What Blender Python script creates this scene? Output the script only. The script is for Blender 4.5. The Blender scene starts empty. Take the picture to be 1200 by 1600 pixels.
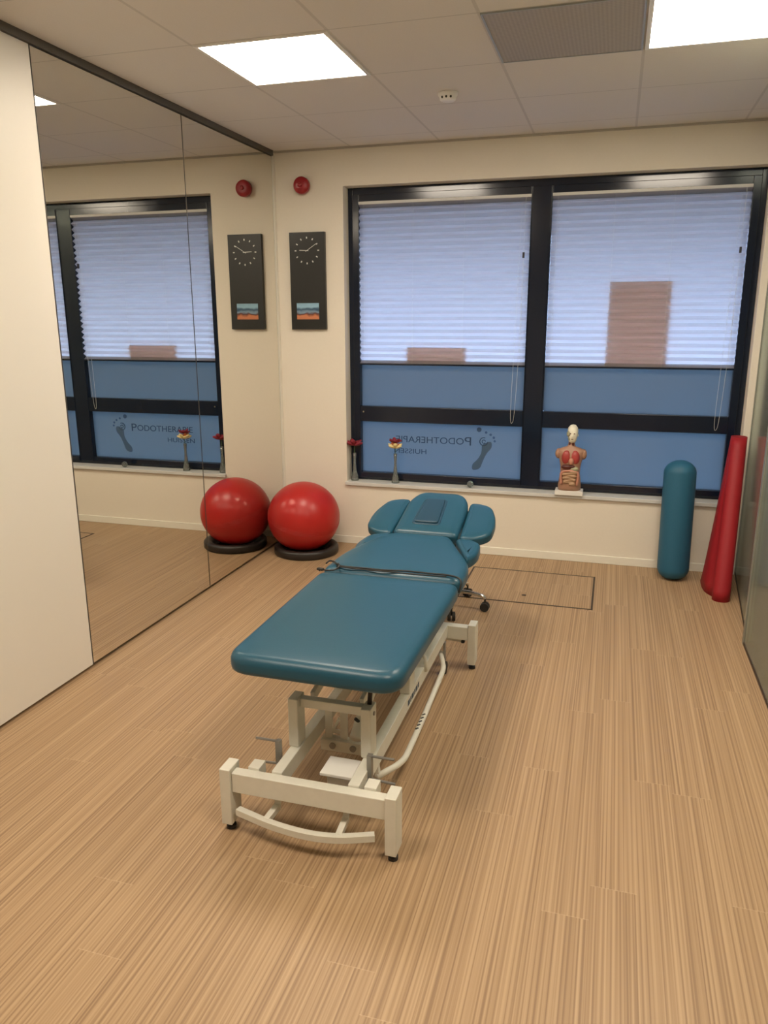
import bpy, bmesh, math, random
from mathutils import Vector, Matrix
random.seed(7)
S = bpy.context.scene
COL = S.collection
PI = math.pi

# ------------------------------------------------------------------ camera
H = 2.733
yaw, pitch, roll, FPX = 0.2874, -0.2491, -0.0031, 1200.15
cyw, syw, cp, sp = math.cos(yaw), math.sin(yaw), math.cos(pitch), math.sin(pitch)
fw = Vector((-syw*cp, cyw*cp, sp)); rt = Vector((cyw, syw, 0)); up = rt.cross(fw)
cr, sr = math.cos(roll), math.sin(roll)
r2 = rt*cr + up*sr; u2 = up*cr - rt*sr
cam_d = bpy.data.cameras.new('camera'); cam = bpy.data.objects.new('camera', cam_d); COL.objects.link(cam)
mm = Matrix.Identity(4)
for i in range(3):
    mm[i][0] = r2[i]; mm[i][1] = u2[i]; mm[i][2] = -fw[i]
mm.translation = Vector((2.3222, -5.2293, 1.6421))
cam.matrix_world = mm
cam_d.sensor_fit = 'VERTICAL'; cam_d.sensor_height = 24.0; cam_d.lens = FPX/1600*24.0
cam_d.clip_start = 0.05
S.camera = cam

# ------------------------------------------------------------------ world, exposure
LIGHT = 19.0            # strength of the ceiling panels
SKY = 8.8
w = bpy.data.worlds.new('dusk'); S.world = w; w.use_nodes = True
bg = w.node_tree.nodes['Background']
bg.inputs[0].default_value = (0.49, 0.62, 0.99, 1); bg.inputs[1].default_value = SKY
S.view_settings.view_transform = 'Standard'; S.view_settings.look = 'None'
S.view_settings.exposure = 0.85; S.view_settings.gamma = 1.0
S.view_settings.use_curve_mapping = False

# ------------------------------------------------------------------ materials
def mat(name, col, rough=0.5, metal=0.0, spec=0.5, emit=0, coat=0, trans=0, alpha=1):
    m = bpy.data.materials.new(name); m.use_nodes = True
    b = m.node_tree.nodes['Principled BSDF']
    b.inputs['Base Color'].default_value = (*col, 1); b.inputs['Roughness'].default_value = rough
    b.inputs['Metallic'].default_value = metal; b.inputs['Specular IOR Level'].default_value = spec
    b.inputs['Coat Weight'].default_value = coat; b.inputs['Transmission Weight'].default_value = trans
    if emit:
        b.inputs['Emission Color'].default_value = (*col, 1); b.inputs['Emission Strength'].default_value = emit
    return m
def N(m, t, **kw):
    n = m.node_tree.nodes.new(t)
    for k, v in kw.items(): setattr(n, k, v)
    return n
def L(m, a, b): m.node_tree.links.new(a, b)
def math_n(m, op, a=None, b=None, c=None):
    n = N(m, 'ShaderNodeMath', operation=op)
    for i, x in enumerate((a, b, c)):
        if x is None: continue
        if isinstance(x, (int, float)): n.inputs[i].default_value = x
        else: L(m, x, n.inputs[i])
    return n.outputs[0]
def noisy(m, scale, amt, c1, c2, bump=0.0, stretch=(1, 1, 1)):
    b = m.node_tree.nodes['Principled BSDF']
    tc = N(m, 'ShaderNodeTexCoord'); mp = N(m, 'ShaderNodeMapping'); mp.inputs['Scale'].default_value = stretch
    L(m, tc.outputs['Object'], mp.inputs[0])
    n = N(m, 'ShaderNodeTexNoise'); n.inputs['Scale'].default_value = scale; n.inputs['Detail'].default_value = 4
    L(m, mp.outputs[0], n.inputs['Vector'])
    r = N(m, 'ShaderNodeMix', data_type='RGBA'); r.inputs[6].default_value = (*c1, 1); r.inputs[7].default_value = (*c2, 1)
    L(m, n.outputs[0], r.inputs[0]); L(m, r.outputs[2], b.inputs['Base Color'])
    if bump:
        bp = N(m, 'ShaderNodeBump'); bp.inputs['Strength'].default_value = bump; bp.inputs['Distance'].default_value = 0.002
        L(m, n.outputs[0], bp.inputs['Height']); L(m, bp.outputs[0], b.inputs['Normal'])
    return m

M = {}
M['wall'] = noisy(mat('wall_paint', (.8, .75, .66), .75, spec=.25), 60, 1, (.76, .70, .60), (.79, .73, .63), .15)
M['panel'] = mat('white_panel', (.74, .70, .62), .45)
M['trimwhite'] = mat('trim_white', (.80, .77, .68), .3)
M['sill'] = mat('sill_white', (.62, .62, .60), .4)
M['dark'] = mat('dark_gap', (.012, .010, .008), .8)
M['track'] = mat('ceiling_track_brown', (.085, .075, .06), .5)
M['mirror'] = mat('mirror_silver', (.80, .79, .74), .0, metal=1)
M['navy'] = mat('navy_frame', (.007, .012, .026), .15)
M['steelw'] = noisy(mat('cream_powder_coat', (.75, .72, .62), .35), 30, 1, (.66, .64, .56), (.74, .72, .63))
M['vinyl'] = noisy(mat('teal_vinyl', (.03, .15, .25), .36, spec=.45), 220, 1, (.011, .071, .118), (.013, .080, .128), .12)
M['vinyl2'] = noisy(mat('dark_teal_vinyl', (.03, .12, .2), .45), 220, 1, (.010, .048, .085), (.011, .052, .09), .1)
M['blue_foam'] = noisy(mat('blue_roll', (.03, .2, .3), .5, spec=.4), 150, 1, (.018, .105, .185), (.021, .118, .20), .15)
M['red_ball'] = noisy(mat('red_rubber', (.6, .02, .015), .33, spec=.4), 8, 1, (.40, .016, .014), (.44, .019, .016))
M['red_mat'] = noisy(mat('red_mat', (.6, .02, .02), .55, spec=.35), 40, 1, (.28, .009, .014), (.32, .010, .017), .2)
M['black'] = mat('black_plastic', (.018, .013, .011), .45)
M['blackm'] = mat('black_panel', (.016, .016, .015), .4)
M['chrome'] = mat('chrome', (.75, .75, .74), .16, metal=1)
M['greysteel'] = mat('grey_steel', (.30, .29, .27), .35, metal=.6)
M['rubber'] = mat('dark_rubber', (.02, .018, .016), .6)
M['alarm'] = mat('alarm_red', (.30, .012, .018), .35)
M['white'] = mat('white_plastic', (.8, .78, .74), .4)
M['marker'] = mat('clock_silver', (.7, .7, .66), .3, metal=.3)
M['hatchline'] = mat('hatch_frame', (.035, .022, .014), .5)
M['letter'] = mat('grey_blue_lettering', (.03, .06, .10), .6)
M['logo'] = mat('grey_blue_logo', (.05, .10, .18), .6)
M['alu'] = mat('grey_aluminium', (.34, .35, .31), .35, metal=.5)
M['neigh'] = mat('blue_grey_cabinet', (.22, .27, .27), .5)
M['stem'] = mat('green_stem', (.05, .10, .04), .6)
M['petal_red'] = mat('dark_red_petal', (.22, .012, .025), .6)
M['petal_cream'] = mat('cream_petal', (.75, .62, .30), .6)
M['petal_orange'] = mat('orange_petal', (.6, .18, .06), .6)
M['paving'] = mat('outside_ground', (.04, .04, .04), .9)
M['sky_shade'] = mat('sky_shade_slab', (.06, .055, .05), .9)
M['poster'] = mat('brown_pink_card', (.42, .26, .20), .8)

def emit_mat():
    m = bpy.data.materials.new('lit_diffuser'); m.use_nodes = True
    b = m.node_tree.nodes['Principled BSDF']; b.inputs['Base Color'].default_value = (.9, .9, .9, 1)
    b.inputs['Emission Color'].default_value = (1, .87, .71, 1); b.inputs['Emission Strength'].default_value = LIGHT
    return m
M['lamp'] = emit_mat()

def floor_mat():
    m = mat('striped_wood_laminate', (.5, .33, .18), .42, spec=.35)
    b = m.node_tree.nodes['Principled BSDF']
    tc = N(m, 'ShaderNodeTexCoord'); sx = N(m, 'ShaderNodeSeparateXYZ'); L(m, tc.outputs['Object'], sx.inputs[0])
    X, Y = sx.outputs[0], sx.outputs[1]
    PW, PL = .131, 1.2
    px = math_n(m, 'DIVIDE', X, PW); pi_ = math_n(m, 'FLOOR', px)
    off = math_n(m, 'FRACT', math_n(m, 'MULTIPLY', math_n(m, 'SINE', math_n(m, 'MULTIPLY', pi_, 12.9898)), 43758.5))
    yy = math_n(m, 'ADD', math_n(m, 'DIVIDE', Y, PL), off)
    yi = math_n(m, 'FLOOR', yy); yf = math_n(m, 'FRACT', yy)
    # end seams and faint long seams
    es = math_n(m, 'LESS_THAN', yf, .0022)
    # stripes: noise stretched along y, shifted per plank
    seed = math_n(m, 'ADD', math_n(m, 'MULTIPLY', pi_, 7.31), math_n(m, 'MULTIPLY', yi, 3.77))
    def streak(sxv, syv, sc, det):
        cv = N(m, 'ShaderNodeCombineXYZ')
        L(m, math_n(m, 'MULTIPLY', X, sxv), cv.inputs[0])
        L(m, math_n(m, 'MULTIPLY', Y, syv), cv.inputs[1]); L(m, seed, cv.inputs[2])
        n = N(m, 'ShaderNodeTexNoise'); n.inputs['Scale'].default_value = sc; n.inputs['Detail'].default_value = det
        L(m, cv.outputs[0], n.inputs['Vector']); return n.outputs[0]
    s1 = streak(1, .004, 170, 1.5); s2 = streak(1, .004, 60, 1)
    r1 = N(m, 'ShaderNodeMapRange'); L(m, s1, r1.inputs[0]); r1.inputs[1].default_value = .38; r1.inputs[2].default_value = .62
    r2_ = N(m, 'ShaderNodeMapRange'); L(m, s2, r2_.inputs[0]); r2_.inputs[1].default_value = .3; r2_.inputs[2].default_value = .7
    ph = math_n(m, 'ADD', math_n(m, 'MULTIPLY', X, 2*PI/.0135), math_n(m, 'MULTIPLY', s2, 11))
    wv = math_n(m, 'MULTIPLY_ADD', math_n(m, 'SINE', ph), .5, .5)
    f = math_n(m, 'ADD', math_n(m, 'ADD', math_n(m, 'MULTIPLY', r1.outputs[0], .46), math_n(m, 'MULTIPLY', r2_.outputs[0], .12)), math_n(m, 'MULTIPLY', wv, .42))
    cr_ = N(m, 'ShaderNodeValToRGB'); L(m, f, cr_.inputs[0])
    e = cr_.color_ramp.elements
    e[0].position = 0; e[0].color = (.245, .152, .084, 1); e[1].position = 1; e[1].color = (.47, .325, .190, 1)
    k = cr_.color_ramp.elements.new(.45); k.color = (.365, .238, .132, 1)
    mx = N(m, 'ShaderNodeMix', data_type='RGBA'); L(m, math_n(m, 'MULTIPLY', es, .3), mx.inputs[0]); L(m, cr_.outputs[0], mx.inputs[6])
    mx.inputs[7].default_value = (.62, .46, .30, 1)
    L(m, mx.outputs[2], b.inputs['Base Color'])
    return m
M['floor'] = floor_mat()

X0, Y0 = 1.1527, -1.4443
def ceil_mat():
    m = mat('ceiling_tiles', (.6, .56, .5), .9, spec=.1)
    b = m.node_tree.nodes['Principled BSDF']
    tc = N(m, 'ShaderNodeTexCoord'); sx = N(m, 'ShaderNodeSeparateXYZ'); L(m, tc.outputs['Object'], sx.inputs[0])
    def line(v, o, wd):
        a = math_n(m, 'FRACT', math_n(m, 'ADD', math_n(m, 'DIVIDE', math_n(m, 'SUBTRACT', v, o), .6), 100.5))
        a = math_n(m, 'ABSOLUTE', math_n(m, 'SUBTRACT', a, .5))
        return math_n(m, 'LESS_THAN', a, wd/.6/2)
    lx = line(sx.outputs[0], X0, .014); ly = line(sx.outputs[1], Y0, .006)
    g = math_n(m, 'MAXIMUM', math_n(m, 'MULTIPLY', lx, .6), ly)
    n = N(m, 'ShaderNodeTexNoise'); n.inputs['Scale'].default_value = 180; L(m, tc.outputs['Object'], n.inputs['Vector'])
    c1 = N(m, 'ShaderNodeMix', data_type='RGBA'); L(m, n.outputs[0], c1.inputs[0])
    c1.inputs[6].default_value = (.70, .665, .615, 1); c1.inputs[7].default_value = (.77, .73, .675, 1)
    c2 = N(m, 'ShaderNodeMix', data_type='RGBA'); L(m, math_n(m, 'MULTIPLY', g, .38), c2.inputs[0]); L(m, c1.outputs[2], c2.inputs[6])
    c2.inputs[7].default_value = (.22, .20, .18, 1)
    L(m, c2.outputs[2], b.inputs['Base Color'])
    return m
M['ceil'] = ceil_mat()

def mesh_mat():     # perforated metal tile
    m = mat('perforated_grey_metal', (.22, .21, .19), .7)
    b = m.node_tree.nodes['Principled BSDF']
    tc = N(m, 'ShaderNodeTexCoord'); mp = N(m, 'ShaderNodeMapping'); mp.inputs['Scale'].default_value = (90, 90, 90)
    mp.inputs['Rotation'].default_value = (0, 0, PI/4)
    L(m, tc.outputs['Object'], mp.inputs[0])
    c = N(m, 'ShaderNodeTexChecker'); c.inputs['Scale'].default_value = 1
    c.inputs[1].default_value = (.42, .385, .35, 1); c.inputs[2].default_value = (.36, .33, .30, 1)
    L(m, mp.outputs[0], c.inputs['Vector']); L(m, c.outputs[0], b.inputs['Base Color'])
    return m
M['grille'] = mesh_mat()

def translucent(name, dcol, tcol, gloss=0.0, grough=.2):
    m = bpy.data.materials.new(name); m.use_nodes = True; nt = m.node_tree; nt.nodes.clear()
    out = nt.nodes.new('ShaderNodeOutputMaterial')
    d = nt.nodes.new('ShaderNodeBsdfDiffuse'); d.inputs[0].default_value = (*dcol, 1)
    t = nt.nodes.new('ShaderNodeBsdfTranslucent'); t.inputs[0].default_value = (*tcol, 1)
    a = nt.nodes.new('ShaderNodeAddShader'); nt.links.new(d.outputs[0], a.inputs[0]); nt.links.new(t.outputs[0], a.inputs[1])
    last = a.outputs[0]
    if gloss:
        g = nt.nodes.new('ShaderNodeBsdfGlossy'); g.inputs[1].default_value = grough
        fz = nt.nodes.new('ShaderNodeFresnel'); fz.inputs[0].default_value = 1.45
        mx = nt.nodes.new('ShaderNodeMixShader')
        nt.links.new(fz.outputs[0], mx.inputs[0]); nt.links.new(last, mx.inputs[1]); nt.links.new(g.outputs[0], mx.inputs[2]); last = mx.outputs[0]
    nt.links.new(last, out.inputs[0]); return m
M['blind'] = translucent('white_pleated_fabric', (.13, .12, .12), (.46, .45, .46))
M['film'] = translucent('frosted_window_film', (.06, .065, .07), (.185, .245, .265), 1, .3)
M['card'] = translucent('thin_brown_pink_card', (.30, .20, .16), (.60, .44, .36))

def glass_mat(name, tint, haze, hazecol, rough=.0):
    m = bpy.data.materials.new(name); m.use_nodes = True; nt = m.node_tree; nt.nodes.clear()
    out = nt.nodes.new('ShaderNodeOutputMaterial')
    t = nt.nodes.new('ShaderNodeBsdfTransparent'); t.inputs[0].default_value = (*tint, 1)
    d = nt.nodes.new('ShaderNodeBsdfDiffuse'); d.inputs[0].default_value = (*hazecol, 1)
    m1 = nt.nodes.new('ShaderNodeMixShader'); m1.inputs[0].default_value = haze
    nt.links.new(t.outputs[0], m1.inputs[1]); nt.links.new(d.outputs[0], m1.inputs[2])
    g = nt.nodes.new('ShaderNodeBsdfGlossy'); g.inputs[1].default_value = rough; g.inputs[0].default_value = (.8, .9, .85, 1)
    fz = nt.nodes.new('ShaderNodeFresnel'); fz.inputs[0].default_value = 1.5 if rough < .1 else 1.22
    m2 = nt.nodes.new('ShaderNodeMixShader')
    nt.links.new(fz.outputs[0], m2.inputs[0]); nt.links.new(m1.outputs[0], m2.inputs[1]); nt.links.new(g.outputs[0], m2.inputs[2])
    nt.links.new(m2.outputs[0], out.inputs[0]); return m
M['clear'] = glass_mat('window_glass', (.9, .92, .92), .0, (.5, .5, .5), 0)
M['pglass'] = glass_mat('green_grey_glass', (.82, .88, .84), .38, (.52, .53, .46), .12)
M['vase'] = glass_mat('clear_vase_glass', (.80, .82, .82), .25, (.5, .52, .50), .05)
M['crystal'] = glass_mat('clear_crystal', (.6, .64, .64), .3, (.4, .42, .42), .05)

def screen_mat():   # little printed picture: blue sky above, orange ground below
    m = mat('picture_print', (.3, .4, .5), .3)
    b = m.node_tree.nodes['Principled BSDF']
    tc = N(m, 'ShaderNodeTexCoord'); sx = N(m, 'ShaderNodeSeparateXYZ'); L(m, tc.outputs['Generated'], sx.inputs[0])
    n = N(m, 'ShaderNodeTexNoise'); n.inputs['Scale'].default_value = 3.2; n.inputs['Detail'].default_value = 1
    L(m, tc.outputs['Generated'], n.inputs['Vector'])
    v = math_n(m, 'ADD', sx.outputs[2], math_n(m, 'MULTIPLY', math_n(m, 'SUBTRACT', n.outputs[0], .5), .35))
    cr_ = N(m, 'ShaderNodeValToRGB'); L(m, v, cr_.inputs[0])
    e = cr_.color_ramp.elements
    e[0].position = 0; e[0].color = (.55, .20, .10, 1); e[1].position = 1; e[1].color = (.25, .42, .55, 1)
    for p, c in ((.22, (.60, .22, .10)), (.32, (.10, .03, .03)), (.42, (.22, .32, .42)), (.62, (.03, .08, .14)), (.8, (.30, .50, .65))):
        k = e.new(p); k.color = (*c, 1)
    L(m, cr_.outputs[0], b.inputs['Base Color']); L(m, cr_.outputs[0], b.inputs['Emission Color'])
    b.inputs['Emission Strength'].default_value = 0
    return m
M['picture'] = screen_mat()

# ------------------------------------------------------------------ mesh helpers (all in world coordinates)
def obj(name, bm, m, parent=None, origin=None, smooth=False, bevel=0, label=None):
    o3 = Vector(origin) if origin is not None else Vector((0, 0, 0))
    if parent is not None: o3 = WORLD[parent.name]
    bmesh.ops.recalc_face_normals(bm, faces=bm.faces)
    bmesh.ops.translate(bm, verts=bm.verts, vec=-o3)
    me = bpy.data.meshes.new(name); bm.to_mesh(me); bm.free()
    ms = m if isinstance(m, (list, tuple)) else [m]
    for x in ms: me.materials.append(x)
    if smooth:
        for p in me.polygons: p.use_smooth = True
    o = bpy.data.objects.new(name, me); COL.objects.link(o)
    if parent is not None: o.parent = parent
    else: o.location = o3
    WORLD[o.name] = o3
    if bevel:
        md = o.modifiers.new('bevel', 'BEVEL'); md.width = bevel; md.segments = 2; md.limit_method = 'ANGLE'
        for p in me.polygons: p.use_smooth = True
        md.harden_normals = True
    if label: o['label'] = label
    return o
WORLD = {}
def thing(name, loc, label, cat, group=None):
    o = bpy.data.objects.new(name, None); COL.objects.link(o); o.location = loc; o.empty_display_size = .05
    o['label'] = label; o['category'] = cat
    if group: o['group'] = group
    WORLD[o.name] = Vector(loc); return o
def tag(o, label, cat, group=None):
    o['label'] = label; o['category'] = cat
    if group: o['group'] = group
    return o
def struct(o): o['kind'] = 'structure'; return o
def B(bm, x0, x1, y0, y1, z0, z1):
    vs = [bm.verts.new((x, y, z)) for x in (x0, x1) for y in (y0, y1) for z in (z0, z1)]
    for f in ((0, 1, 3, 2), (4, 6, 7, 5), (0, 4, 5, 1), (2, 3, 7, 6), (0, 2, 6, 4), (1, 5, 7, 3)):
        bm.faces.new([vs[i] for i in f])
    return vs
def box(*a):
    bm = bmesh.new(); B(bm, *a); return bm
def bar(bm, p, q, w, h, upv=(0, 0, 1)):
    p, q = Vector(p), Vector(q); d = (q-p).normalized(); s = d.cross(Vector(upv))
    if s.length < 1e-4: s = Vector((1, 0, 0))
    s.normalize(); u = s.cross(d).normalized()
    vs = []
    for c in (p, q):
        for a, b in ((-1, -1), (1, -1), (1, 1), (-1, 1)): vs.append(bm.verts.new(c + s*a*w/2 + u*b*h/2))
    for f in ((3, 2, 1, 0), (4, 5, 6, 7), (0, 1, 5, 4), (1, 2, 6, 5), (2, 3, 7, 6), (3, 0, 4, 7)): bm.faces.new([vs[i] for i in f])
def catmull(pts, n=6):
    pts = [Vector(p) for p in pts]; out = []
    P = [pts[0]*2-pts[1]] + pts + [pts[-1]*2-pts[-2]]
    for i in range(1, len(P)-2):
        for k in range(n):
            t = k/n; a, b, c, d = P[i-1], P[i], P[i+1], P[i+2]
            out.append(.5*((2*b)+(c-a)*t+(2*a-5*b+4*c-d)*t*t+(3*b-a-3*c+d)*t**3))
    out.append(pts[-1]); return out
def fillet(pts, r=.03, n=5):
    pts = [Vector(p) for p in pts]; out = [pts[0]]
    for i in range(1, len(pts)-1):
        a, b, c = pts[i-1], pts[i], pts[i+1]
        d1 = (a-b); d2 = (c-b); rr = min(r, d1.length*.45, d2.length*.45)
        p = b+d1.normalized()*rr; q = b+d2.normalized()*rr
        for k in range(n+1):
            t = k/n; out.append((1-t)**2*p+2*t*(1-t)*b+t*t*q)
    out.append(pts[-1]); return out
def tube(bm, pts, r, seg=12, rf=None):
    pts = [Vector(p) for p in pts]; rings = []; u = None
    for i, p in enumerate(pts):
        d = (pts[min(i+1, len(pts)-1)]-pts[max(i-1, 0)]).normalized()
        if u is None:
            u = d.cross(Vector((0, 0, 1)))
            if u.length < .1: u = d.cross(Vector((1, 0, 0)))
        u = (u-d*u.dot(d)).normalized(); v = d.cross(u)
        rr = rf(i/(len(pts)-1)) if rf else r
        rings.append([bm.verts.new(p+(u*math.cos(a)+v*math.sin(a))*rr) for a in [2*PI*k/seg for k in range(seg)]])
    for a, b in zip(rings, rings[1:]):
        for k in range(seg): bm.faces.new((a[k], a[(k+1) % seg], b[(k+1) % seg], b[k]))
    bm.faces.new(rings[0][::-1]); bm.faces.new(rings[-1])
def rings_mesh(bm, rings, cap=True):
    vr = [[bm.verts.new(p) for p in r] for r in rings]; n = len(vr[0])
    for a, b in zip(vr, vr[1:]):
        for k in range(n): bm.faces.new((a[k], a[(k+1) % n], b[(k+1) % n], b[k]))
    if cap: bm.faces.new(vr[0][::-1]); bm.faces.new(vr[-1])
def lathe(bm, c, prof, seg=32, axis='z'):
    c = Vector(c); rings = []
    for r, h in prof:
        ring = []
        for k in range(seg):
            a = 2*PI*k/seg; x, y = r*math.cos(a), r*math.sin(a)
            ring.append(c+(Vector((x, y, h)) if axis == 'z' else Vector((x, h, -y)) if axis == 'y' else Vector((h, x, y))))
        rings.append(ring)
    rings_mesh(bm, rings)
def sphere(bm, c, r, seg=24, sq=(1, 1, 1)):
    g = bmesh.ops.create_uvsphere(bm, u_segments=seg, v_segments=max(8, seg*2//3), radius=1)
    for v in g['verts']: v.co = Vector(c)+Vector((v.co.x*r*sq[0], v.co.y*r*sq[1], v.co.z*r*sq[2]))
def disc(bm, c, r, t, axis='z', seg=24): lathe(bm, c, [(r, 0), (r, t)], seg, axis)
def round_poly(pts, rad, seg=8):
    out = []; n = len(pts)
    if isinstance(rad, (int, float)): rad = [rad]*n
    for i in range(n):
        a, b, c = Vector(pts[i-1]), Vector(pts[i]), Vector(pts[(i+1) % n])
        d1 = a-b; d2 = c-b; r = min(rad[i], d1.length*.49, d2.length*.49)
        p = b+d1.normalized()*r; q = b+d2.normalized()*r
        for k in range(seg+1):
            t = k/seg; out.append((1-t)**2*p+2*t*(1-t)*b+t*t*q)
    return out
def pad(outline, z0, z1, r, xf=None, crown=.004):
    """padded cushion: closed outline with rolled edges"""
    src = [Vector((p[0], p[1])) for p in outline]; cum = [0]
    for i in range(len(src)): cum.append(cum[-1]+(src[(i+1) % len(src)]-src[i]).length)
    n = 120; P2 = []; j = 0
    for i in range(n):                      # even spacing along the outline
        d = cum[-1]*i/n
        while cum[j+1] < d: j += 1
        f = (d-cum[j])/max(1e-9, cum[j+1]-cum[j]); P2.append(src[j].lerp(src[(j+1) % len(src)], f))
    ar = sum(P2[i].x*P2[(i+1) % n].y-P2[(i+1) % n].x*P2[i].y for i in range(n))
    if ar < 0: P2.reverse()
    nr = []
    for i in range(n):
        t = (P2[(i+1) % n]-P2[i-1]); 
        if t.length < 1e-9: t = Vector((1, 0))
        t.normalize(); nr.append(Vector((t.y, -t.x)))
    for _ in range(2): nr = [(nr[i-1]+nr[i]*2+nr[(i+1) % n]).normalized() for i in range(n)]
    def ring(ins, z):
        return [Vector((P2[i].x-nr[i].x*ins, P2[i].y-nr[i].y*ins, z)) for i in range(n)]
    rb = min(r*.6, (z1-z0)*.4); rings = []
    for k in range(5):
        a = PI/2*k/4; rings.append(ring(rb*(1-math.sin(a)), z0+rb*(1-math.cos(a))))
    for k in range(8):
        a = PI/2*k/7; rings.append(ring(r*(1-math.cos(a)), z1-crown-(r*.85)*(1-math.sin(a))))
    cx = sum(p.x for p in P2)/n; cy = sum(p.y for p in P2)/n
    base = rings[-1]
    for s, dz in ((.93, .6), (.8, .9), (.5, 1.0)):
        rings.append([Vector((cx+(p.x-cx)*s, cy+(p.y-cy)*s, z1-crown+crown*dz)) for p in base])
    if xf: rings = [[xf(p) for p in r_] for r_ in rings]
    bm = bmesh.new(); rings_mesh(bm, rings); return bm

# ------------------------------------------------------------------ the room
YB, XR = -7.6, 4.6                      # back of the room behind the camera, far side of the neighbouring room
struct(obj('floor', box(-.4, XR+.2, YB-.2, .3, -.12, 0), M['floor']))
struct(obj('ceiling', box(-.4, XR+.2, YB-.2, .3, H, H+.12), M['ceil']))
WL, WR_, WT, WS = .495, 3.126, 2.491, .47       # window opening
NL, NR = 3.200, 4.3                               # neighbouring window
bm = bmesh.new(); T = .24
B(bm, -.3, WL, 0, T, 0, H); B(bm, WL, WR_, 0, T, 0, WS-.025); B(bm, WL, WR_, 0, T, WT, H)
B(bm, WR_, NL, 0, T, 0, H); B(bm, NL, NR, 0, T, 0, WS-.025); B(bm, NL, NR, 0, T, WT, H); B(bm, NR, XR, 0, T, 0, H)
struct(obj('wall_back', bm, M['wall']))
struct(obj('wall_front', box(-.3, XR, YB-.15, YB, 0, H), M['wall']))
struct(obj('wall_neighbour', box(XR, XR+.15, YB, .2, 0, H), M['wall']))
# left side: carcass blackened as gap shadow behind sliding panels, then white panels and mirrors
struct(obj('wall_left', box(-.3, -.034, YB, 0, 0, H), M['dark']))
struct(obj('trim_ceiling_track', box(-.034, .012, YB, -.034, 2.700, H), M['track']))
m1, m2 = -2.3453, -1.1984
def panel(name, ya, yb, m, edge):
    o = obj(name, box(-.028, 0, ya+.003, yb-.003, .016, 2.698), m)
    return o
t = thing('mirror_panel', (0, m2, .016), 'tall mirror panel next to the back corner, behind the red ball', 'mirror')
def mirror(t, ya, yb):
    obj('mirror_glass', box(-.004, 0, ya+.005, yb-.005, .020, 2.695), M['mirror'], t)
    bm = bmesh.new(); e = .003
    B(bm, -.03, -.0045, ya+.003, yb-.003, .016, 2.698)
    B(bm, -.0045, -.0005, ya+.003, ya+.0049, .016, 2.698); B(bm, -.0045, -.0005, yb-.0049, yb-.003, .016, 2.698)
    obj('panel_frame', bm, M['track'], t)
mirror(t, m2, -.036)
t = thing('mirror_panel', (0, m1, .016), 'tall mirror panel between the white partition panel and the corner mirror', 'mirror')
mirror(t, m1, m2)
ya = m1; k = 1
for k in range(5):
    yb = ya; ya = yb-1.15
    if ya < YB: ya = YB+.01
    if yb-ya < .1: break
    struct(panel('wall_left_panel', ya, yb, M['panel'], 0))
struct(obj('trim_corner_post', box(-.034, .006, -.034, 0, .0, H), M['trimwhite'], bevel=.003))
# baseboard and ceiling edge
struct(obj('baseboard_back', box(.006, 3.165, -.012, 0, 0, .055), M['trimwhite'], bevel=.003))
struct(obj('baseboard_neighbour', box(3.187, XR, -.012, 0, 0, .055), M['trimwhite']))
struct(obj('trim_ceiling_edge', box(.006, XR, -.016, 0, H-.012, H-.0005), mat('edge_shadow_tone', (.42, .39, .34), .6)))  # edge strip coloured darker to stand for the shadow line at the ceiling

# window sill
struct(obj('trim_window_sill', box(WL-.008, WR_+.004, -.022, .11, WS-.025, WS), M['sill'], bevel=.003))
struct(obj('trim_window_sill', box(NL, NR, -.022, .11, WS-.025, WS), M['sill']))

# windows: frame, panes, film
def window(name, xl, xr, mull, letters=False):
    FY0, FY1 = .095, .165
    root = struct(obj(name, outer(xl, xr, FY0+.006, FY1, mull), M['navy'], bevel=.003))
    sashes = [(xl, mull[0]), (mull[1], xr)] if mull else [(xl, xr)]
    for i, (a, b) in enumerate(sashes):
        bm = bmesh.new(); e = .046
        a2, b2 = a+.036 if a == xl else a, b-.036 if b == xr else b
        A_, B_ = a2+e, b2-e
        if a != xl: A_ = a2+.006
        if b != xr: B_ = b2-.006
        z0, z1 = WS+.02, WT-.045
        B(bm, a2, A_, FY0-.012, FY1-.01, z0, z1); B(bm, B_, b2, FY0-.012, FY1-.01, z0, z1)
        B(bm, A_, B_, FY0-.012, FY1-.01, z1-.048, z1); B(bm, A_, B_, FY0-.012, FY1-.01, z0, z0+.040)
        B(bm, A_, B_, FY0-.012, FY1-.01, .905, 1.015)
        fr = obj('window_frame', bm, M['navy'], root, bevel=.003)
        obj('middle_pane', box(A_, B_, .128, .134, 1.015, 1.34), M['film'], root)
        obj('upper_pane', box(A_, B_, .128, .134, 1.34, z1-.048), M['clear'], root)
        lp = obj('lower_pane', box(A_, B_, .128, .134, z0+.040, .905), M['film'], root)
    return root
def outer(xl, xr, y0, y1, mull):
    bm = bmesh.new(); e = .036
    B(bm, xl, xl+e, y0, y1, WS, WT); B(bm, xr-e, xr, y0, y1, WS, WT)
    B(bm, xl+e, xr-e, y0, y1, WT-.045, WT); B(bm, xl+e, xr-e, y0, y1, WS, WS+.02)
    if mull: B(bm, mull[0], mull[1], y0-.012, y1, WS+.02, WT-.045)
    return bm
w1 = window('window_1', WL, WR_, (1.749, 1.871))
w2 = window('window_2', NL, NR, None)

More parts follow.
